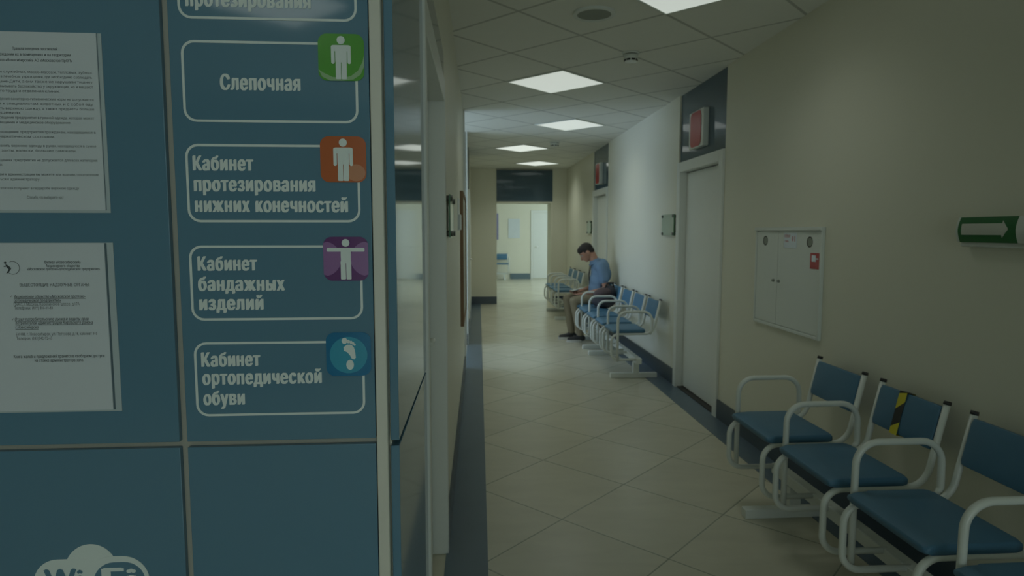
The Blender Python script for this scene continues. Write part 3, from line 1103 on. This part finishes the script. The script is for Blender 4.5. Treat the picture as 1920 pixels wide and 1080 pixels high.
# ------------------------------------------------------------------ fire cabinet
CY0, CY1, CZ0, CZ1 = 3.375, 4.185, .865, 1.498
t = thing('fire_cabinet', 'white metal fire hose cabinet with two doors in the right wall', 'cabinet', (RW, (CY0 + CY1) / 2, CZ0))
cw, ch = CY1 - CY0, CZ1 - CZ0
mb = MB()
fr = .016
for lo, hi in (((-.022, -cw / 2, 0), (0, -cw / 2 + fr, ch)), ((-.022, cw / 2 - fr, 0), (0, cw / 2, ch)),
               ((-.022, -cw / 2 + fr, 0), (0, cw / 2 - fr, .02)), ((-.030, -cw / 2 - .004, ch - .02), (0, cw / 2 + .004, ch))):
    mb.box(lo, hi, M_WHITE, .003)
mb.build('frame', t)
box_obj('body', (-.008, -cw / 2 + fr, .02), (0, cw / 2 - fr, ch - .02), M_WHITE, t)
split = -cw / 2 + cw * .62            # the join between the doors, nearer the far end
for a, b, hy in ((-cw / 2 + fr + .002, split - .002, -.275), (split + .002, cw / 2 - fr - .002, .27)):
    dd = box_obj('door', (-.016, a, .022), (-.008, b, ch - .022), M_WHITE, t, .002)
    mb = MB()
    mb.cone((-.0160, hy, ch - .085), (-.0172, hy, ch - .085), .031, .031, M_GAP, 28)  # dark disc under an offset grey one paints the recess's shaded crescent
    mb.cone((-.0170, hy - .004, ch - .085), (-.0176, hy - .004, ch - .085), .025, .025, M_GRILLE, 28)
    mb.build('finger_hole', dd)
    mb = MB()
    yk = split - .028 if hy < 0 else split + .042
    mb.cone((-.016, yk, ch * .47), (-.028, yk, ch * .47), .010, .008, M_GRILLE, 16)
    mb.build('knob', dd)


def red_line(s, y, z, hgt, wid):
    text_mesh('lettering', s, M_REDINK, hgt, wid, .06, parent=t, loc=(-.0185, y, z), rot=(PI / 2, 0, -PI / 2))


o = box_obj('notice_label', (-.0182, split - .225, ch - .125), (-.0162, split - .075, ch - .035), M_PAPER, t)
o['label'] = 'small white label with red lettering'
red_line('ПОЖАР', split - .082, ch - .062, .018, .07)
red_line('01', split - .170, ch - .085, .036, .04)
red_line('тел.', split - .088, ch - .09, .014, .05)
a = at(1520, 474, 0, RW - .017)
b = at(1538, 507, 0, RW - .017)
y0, y1 = b.y - (CY0 + CY1) / 2, a.y - (CY0 + CY1) / 2
zt, zb = a.z - CZ0, b.z - CZ0 + .004
o = box_obj('hydrant_label', (-.0182, y0, zb), (-.0162, y1, zt), M_RED, t)
o['label'] = 'red hose reel label with white symbol'
mb = MB()
dy = y1 - y0
dz = zt - zb
mb.box((-.0188, y1 - .55 * dy, zb + .45 * dz), (-.0184, y1 - .15 * dy, zb + .86 * dz), M_PAPER)
mb.box((-.0188, y1 - .78 * dy, zb + .60 * dz), (-.0184, y1 - .55 * dy, zb + .68 * dz), M_PAPER)
mb.build('label_symbol', t)

# ------------------------------------------------------------------ green exit arrow light
EY0, EY1, EZ0, EZ1 = 2.088, 2.357, 1.428, 1.523
t = thing('exit_arrow_light', 'green wall light with a white arrow pointing right, at the right edge', 'exit sign', (RW, (EY0 + EY1) / 2, EZ0))
ew, eh = EY1 - EY0, EZ1 - EZ0
prof = [(0, -.012), (-.020, -.012), (-.046, .004)] + [(-.046 - .012 * math.sin(PI * k / 12), .004 + eh * k / 12) for k in range(1, 12)] + [(-.046, eh + .004), (0, eh + .004)]


def arc_prism(name, y0, y1, dx, m, parent, z0=None, z1=None, back=-.03):
    """a slice of the bowed front between heights z0..z1"""
    mbx = MB()
    tm = bmesh.new()
    pts = []
    for k in range(13):
        z = .004 + eh * k / 12
        if z0 is None or z0 - 1e-6 <= z <= z1 + 1e-6:
            pts.append((-.046 - .012 * math.sin(PI * k / 12) - dx, z))
    pts = [(back, pts[0][1])] + pts + [(back, pts[-1][1])]
    lo = [tm.verts.new((x, y0, z)) for x, z in pts]
    hi = [tm.verts.new((x, y1, z)) for x, z in pts]
    tm.faces.new(lo)
    tm.faces.new(hi[::-1])
    for k in range(len(pts)):
        j = (k + 1) % len(pts)
        tm.faces.new((lo[k], lo[j], hi[j], hi[k]))
    mbx._merge(tm, m, False)
    return mbx.build(name, parent)


box_obj('base', (-.034, -ew / 2 - .14, -.014), (0, ew / 2 + .012, eh + .004), M_WHITE, t, .006)
arc_prism('diffuser', -ew / 2 - .03, ew / 2 + .008, 0, M_WHITE, t)
arc_prism('green_film', -ew / 2 + .004, ew / 2 - .004, .0012, M_SIGNGREEN, t)
k = eh
ar = MB()
zc = .004 + eh * .52


def film_x(z):
    kk = (z - .004) / eh
    return -.046 - .012 * math.sin(PI * max(0, min(1, kk))) - .0024


def arrow_strip(y0, y1, h0, h1):
    n_ = 5
    tm = bmesh.new()
    rows = []
    for yy, hh in ((y0, h0), (y1, h1)):
        rows.append([tm.verts.new((film_x(zc - hh + 2 * hh * q / n_), yy, zc - hh + 2 * hh * q / n_)) for q in range(n_ + 1)])
    for q in range(n_):
        tm.faces.new((rows[0][q], rows[0][q + 1], rows[1][q + 1], rows[1][q]))
    ar._merge(tm, M_SIGNWHITE, False)


arrow_strip(ew / 2 - .022, -ew / 2 + .062, .021, .021)
arrow_strip(-ew / 2 + .062, -ew / 2 + .034, .031, .002)
o = ar.build('arrow', t)
sol = o.modifiers.new('solid', 'SOLIDIFY')
sol.thickness = .0006
MB().cone((-.020, -ew / 2 - .092, eh * .42), (-.060, -ew / 2 - .092, eh * .42), .066, .056, M_WHITE, 32).build('round_cap', t)


# ------------------------------------------------------------------ red lit signs on the transoms, glass plaques
def red_sign(y, label, x=RW + .015):
    t = thing('warning_sign', label, 'sign', (x, y, 2.18), 0, 'red and white signs over the doors')
    box_obj('housing', (-.05, -.17, 0), (0, .17, .31), M_WHITE, t, .006)
    MB().prism(rrect(.25, .29, .05, 6), .002, M_RED).build('red_face', t, (-.052, 0, .155), (PI / 2, 0, -PI / 2))
    return t


red_sign(5.36, 'red and white box sign on the transom of the near right door')
red_sign(9.55, 'red and white box sign on the transom of the far right door')


def glass_plaque(t, w, h):
    """local x out of wall; plate parallel to the wall on four pins, centre at origin"""
    o = box_obj('plate', (.018, -w / 2, -h / 2), (.024, w / 2, h / 2), M_GLASS, t)
    mb = MB()
    for s in (-1, 1):
        mb.box((.0175, s * w / 2 - .0015, -h / 2), (.0245, s * w / 2 + .0015, h / 2), M_GLASSEDGE)
    mb.build('plate_edge', o)
    for sy in (-1, 1):
        for sz in (-1, 1):
            MB().cone((0, 0, 0), (.034, 0, 0), .014, .014, M_DARKSTEEL, 16).build('standoff', t, (0, sy * (w / 2 - .022), sz * (h / 2 - .018)))


t = thing('room_plaque', 'glass room plaque on pins left of the near right door', 'plaque', (RW, 6.11, 1.535), PI, 'glass room plaques')
glass_plaque(t, .37, .205)
t = thing('room_plaque', 'glass room plaque beside the far right door, past the seated person', 'plaque', (RW, 10.26, 1.54), PI, 'glass room plaques')
glass_plaque(t, .34, .205)
t = thing('room_plaque', 'glass room plaque on pins beyond the recessed left door', 'plaque', (lwx(3.16), 3.16, 1.545), -TILT, 'glass room plaques')
glass_plaque(t, .37, .20)
t = thing('notice_board', 'tall wood edged notice board on the left wall, seen edge on', 'notice board', (lwx(5.95), 5.95, 1.24), -TILT)
mb = MB()
for lo, hi in (((0, -.62, -.57), (.028, -.59, .57)), ((0, .59, -.57), (.028, .62, .57)), ((0, -.59, -.57), (.028, .59, -.54)), ((0, -.59, .54), (.028, .59, .57))):
    mb.box(lo, hi, M_WOOD, .003)
mb.build('frame', t)
box_obj('board', (0, -.59, -.54), (.018, .59, .54), mat('board_face', (.5, .5, .4), .6), t)
t = thing('wall_leaflet_holder', 'small pale leaflet holder on the left wall before the notice board', 'leaflet holder', (lwx(4.85), 4.85, 1.6), -TILT)
box_obj('back_plate', (0, -.11, -.12), (.006, .11, .12), M_POSTER, t)
box_obj('pocket', (.006, -.10, -.115), (.022, .10, .0), M_POSTER, t, .003)
# far room bits
t = box_obj('wall_poster', (1.16, YB - .012, 1.26), (1.52, YB, 1.86), M_POSTER)
tag(t, 'pale poster on the end wall of the far room left of its door', 'poster')
t = box_obj('wall_poster', (.62, YB - .014, 1.22), (.86, YB, 2.02), mat('lilac_poster', (.26, .26, .42), .4))
tag(t, 'violet blue poster at the left edge of the far passage', 'poster')


# ------------------------------------------------------------------ seated person
def fuse(name, shapes, m, voxel, parent=None, smooth_it=4, loc=(0, 0, 0)):
    """join tapered limbs and ellipsoids into one continuous skin"""
    mb = MB()
    for s in shapes:
        if s[0] == 'c':                      # tapered capsule
            _, a, b, ra, rb = s
            mb.cone(a, b, ra, rb, m, 18)
            mb.sphere(a, ra, m, 18, 12)
            mb.sphere(b, rb, m, 18, 12)
        else:                                # rotated ellipsoid: centre, radii, euler
            _, c, r, e = s
            R = Matrix.Rotation(e[2], 4, 'Z') @ Matrix.Rotation(e[1], 4, 'Y') @ Matrix.Rotation(e[0], 4, 'X')
            mb.sphere(c, r, m, 24, 16, mtx=R)
    ob = mb.build(name)
    md = ob.modifiers.new('remesh', 'REMESH')
    md.mode = 'VOXEL'
    md.voxel_size = voxel
    md.use_smooth_shade = True
    sm = ob.modifiers.new('smooth', 'SMOOTH')
    sm.factor = .5
    sm.iterations = smooth_it
    dg = bpy.context.evaluated_depsgraph_get()
    me = bpy.data.meshes.new_from_object(ob.evaluated_get(dg))
    me.name = name
    bpy.data.objects.remove(ob)
    me.materials.clear()
    me.materials.append(m)
    for p_ in me.polygons:
        p_.material_index = 0
        p_.use_smooth = True
    return link(name, me, parent, loc)


PYY = 8.43                                 # the seat the person uses
base = Vector((1.60, PYY, 0))


def V(x, y, z):
    """x in room metres, y relative to the body's midline (negative is nearer the viewer), z height"""
    return Vector((x - base.x, y, z))


HC = V(1.545, 0, 1.200)                    # centre of the skull
pit = math.radians(-42)                    # head bowed towards the lap (facing -x)


def hd(x, y, z):
    """point in head space (x = towards the face, z = up the skull)"""
    c, s = math.cos(pit), math.sin(pit)
    fx, fz = x * c - z * s, x * s + z * c
    return HC + Vector((-fx, y, fz))


EH = (0, -pit * -1, 0)
head = [
    ('e', hd(-.008, 0, .018), (.098, .076, .092), (0, pit, 0)),
    ('e', hd(.030, 0, -.035), (.066, .062, .080), (0, pit, 0)),
    ('e', hd(.062, 0, -.088), (.030, .036, .028), (0, pit, 0)),
    ('c', hd(.088, 0, .0), hd(.112, 0, -.038), .011, .015),
    ('e', hd(.075, 0, .022), (.022, .058, .014), (0, pit, 0)),
    ('e', hd(.090, 0, -.066), (.012, .024, .009), (0, pit, 0)),
    ('e', hd(-.005, .078, -.012), (.020, .010, .032), (0, pit, 0)),
    ('e', hd(-.005, -.078, -.012), (.020, .010, .032), (0, pit, 0)),
]
NECK = V(1.655, 0, 1.085)
body = head + [('c', hd(-.04, 0, -.05), NECK, .054, .062)]
# torso core
body += [('e', V(1.735, 0, .93), (.105, .165, .17), (0, math.radians(18), 0)),
         ('e', V(1.705, 0, .715), (.105, .155, .16), (0, 0, 0)),
         ('e', V(1.700, 0, .605), (.115, .165, .085), (0, 0, 0)),
         ('c', NECK, V(1.72, 0, .98), .064, .09)]
SHO = {-1: V(1.712, -.165, 1.010), 1: V(1.712, .165, 1.010)}
ELB = {-1: V(1.775, -.235, .715), 1: V(1.72, .235, .715)}
WRI = {-1: V(1.505, -.105, .640), 1: V(1.475, .095, .655)}
HAND = {-1: V(1.425, -.070, .640), 1: V(1.395, .060, .655)}
HIP = {-1: V(1.700, -.095, .605), 1: V(1.700, .095, .605)}
KNE = {-1: V(1.375, -.105, .545), 1: V(1.315, .115, .555)}
ANK = {-1: V(1.455, -.105, .095), 1: V(1.375, .13, .095)}
for s in (-1, 1):
    body += [('c', V(1.70, 0, .99), SHO[s], .075, .060),
             ('c', SHO[s], ELB[s], .050, .039), ('c', ELB[s], WRI[s], .040, .027),
             ('c', HIP[s], KNE[s], .075, .053), ('c', KNE[s], ANK[s], .050, .036)]
    # palm and fingers curled under the slim device
    d_ = (HAND[s] - WRI[s]).normalized()
    side = Vector((0, -s, 0))
    upv = Vector((0, 0, 1))
    palm = WRI[s] + d_ * .055
    body += [('e', palm, (.045, .038, .017), (0, math.radians(5), math.atan2(-d_.y, -d_.x)))]
    for q, ln in enumerate((.066, .076, .072, .056)):
        root_ = WRI[s] + d_ * (.088 - abs(q - 1.2) * .006) + Vector((0, 1, 0)) * s * (-.030 + .019 * q) * 1.0
        k1 = root_ + d_ * ln * .5 + upv * -.008
        k2 = k1 + d_ * ln * .32 + upv * .012
        k3 = k2 + d_ * ln * .12 + upv * .018
        body += [('c', root_, k1, .0085, .0078), ('c', k1, k2, .0078, .0072), ('c', k2, k3, .0072, .0065)]
    th0 = WRI[s] + d_ * .035 + side * .026
    th1 = th0 + d_ * .030 + side * .018 + upv * .016
    th2 = th1 + d_ * .030 + side * -.004 + upv * .010
    body += [('c', th0, th1, .0115, .0098), ('c', th1, th2, .0098, .008)]
person = fuse('person', body, M_SKIN, .0065, None, 3, base)
tag(person, 'person in a light blue shirt and khaki trousers, seated and bowed over their hands', 'person')

# hair cap: thick shell over the back and crown of the skull
hair = fuse('hair', [('e', hd(-.018, 0, .026), (.098, .081, .092), (0, pit, 0)),
                     ('e', hd(.020, 0, .060), (.075, .070, .055), (0, pit, 0)),
                     ('e', hd(-.062, 0, -.020), (.046, .066, .060), (0, pit, 0))], M_HAIR, .007, person, 2)
# shirt
sh = [('e', V(1.738, 0, .930), (.122, .182, .185), (0, math.radians(14), 0)),
      ('e', V(1.778, 0, .895), (.108, .168, .125), (0, math.radians(8), 0)),
      ('e', V(1.715, 0, .81), (.122, .178, .16), (0, math.radians(8), 0)),
      ('e', V(1.704, 0, .715), (.118, .174, .150), (0, 0, 0)),
      ('e', V(1.695, 0, .64), (.124, .182, .075), (0, 0, 0)),
      ('c', V(1.665, 0, 1.065), V(1.73, 0, .97), .074, .115)]
for s in (-1, 1):
    mid = SHO[s].lerp(ELB[s], .58)
    sh += [('c', V(1.71, 0, .995), SHO[s], .088, .072), ('c', SHO[s], mid, .070, .064)]
fuse('shirt', sh, M_SHIRT, .009, person, 4)
mb = MB()
for s in (-1, 1):
    mb.tube([V(1.625, s * .05, 1.075), V(1.605, s * .045, 1.02), V(1.588, s * .02, .90), V(1.592, .0, .76)], .005, M_BLACK, .02, 8, 5)
mb.build('lanyard', person)
# trousers
tr = [('e', V(1.700, 0, .600), (.122, .184, .082), (0, 0, 0))]
for s in (-1, 1):
    tr += [('c', HIP[s], KNE[s], .090, .067), ('c', KNE[s], ANK[s] + Vector((0, 0, .02)), .066, .052)]
fuse('trousers', tr, M_TROUSER, .009, person, 3)
# shoes with pale soles
for s in (-1, 1):
    c = ANK[s]
    o = fuse('shoe', [('c', c + Vector((.035, 0, -.045)), c + Vector((-.06, 0, -.052)), .040, .040),
                      ('c', c + Vector((-.06, 0, -.055)), c + Vector((-.145, 0, -.062)), .040, .030),
                      ('c', c + Vector((.01, 0, -.02)), c + Vector((-.01, 0, .012)), .042, .040)], M_SHOE, .007, person, 3)
    sole = MB()
    sole.prism([(.082 * math.cos(a) * (1.55 if math.cos(a) < 0 else 1.05), .049 * math.sin(a)) for a in [2 * PI * k / 28 for k in range(28)]], .030, M_SOLE)
    so = sole.build('sole', o, (c.x - .055, c.y, 0.001))
# eyes closed / lowered: simple lids and brows
mb = MB()
for s in (-1, 1):
    mb.tube([hd(.087, s * .018, .026), hd(.088, s * .034, .030), hd(.078, s * .052, .024)], .004, M_HAIR, .01, 8, 4)
mb.build('eyebrows', person)
mb = MB()
for s in (-1, 1):
    mb.sphere(hd(.079, s * .032, .002), (.011, .014, .009), mat('eye_white', (.5, .48, .44), .2), 14, 10)
mb.build('eyes', person)
mb = MB()
mb.sphere(hd(.094, 0, -.060), (.010, .022, .005), mat('lips', (.36, .15, .12), .45), 14, 10)
mb.sphere(hd(.091, 0, -.070), (.010, .020, .006), mat('lips', (.36, .15, .12), .45), 14, 10)
mb.build('lips', person)
mb = MB()
ring = [V(1.668 + .070 * math.cos(a_), .074 * math.sin(a_), 1.062 + .038 * math.cos(a_)) for a_ in [math.radians(200 + 320 * k_ / 16) for k_ in range(17)]]
mb.tube(ring, .014, M_SHIRT, 0, 10)
mb.build('collar', person)

# slim device held over the lap
hm = (HAND[-1] + HAND[1]) / 2 + base
t = thing('handheld_device', 'slim dark device held in both hands of the seated person', 'device', hm + Vector((-.012, 0, .040)))
t.rotation_euler = (0, math.radians(-12), 0)
box_obj('device_body', (-.060, -.080, -.004), (.045, .080, .004), M_BLACK, t, .003)
box_obj('device_screen', (-.055, -.074, .004), (.040, .074, .0048), mat('pale_screen', (.55, .6, .6), .2), t)

# dark bag on the next seat
bx, by = 1.690, 7.895
t = thing('bag', 'dark slouched bag on the seat beside the seated person', 'bag', (bx, by, .513))
fuse('bag_body', [('e', Vector((.0, 0, .11)), (.150, .135, .12), (0, 0, 0)), ('e', Vector((-.03, .0, .075)), (.135, .150, .077), (0, 0, 0)),
                  ('e', Vector((.06, 0, .20)), (.075, .12, .085), (0, 0, 0))], M_BAG, .010, t, 5)
fuse('bag_flap', [('e', Vector((-.02, -.015, .19)), (.135, .125, .065), (0, math.radians(-14), 0))], M_BAGFLAP, .010, t, 4)
MB().tube([(-.01, -.05, .24), (.02, -.05, .315), (.09, -.04, .315), (.11, -.03, .25)], .011, M_BLACK, .03).build('bag_handle', t)

bpy.context.view_layer.update()
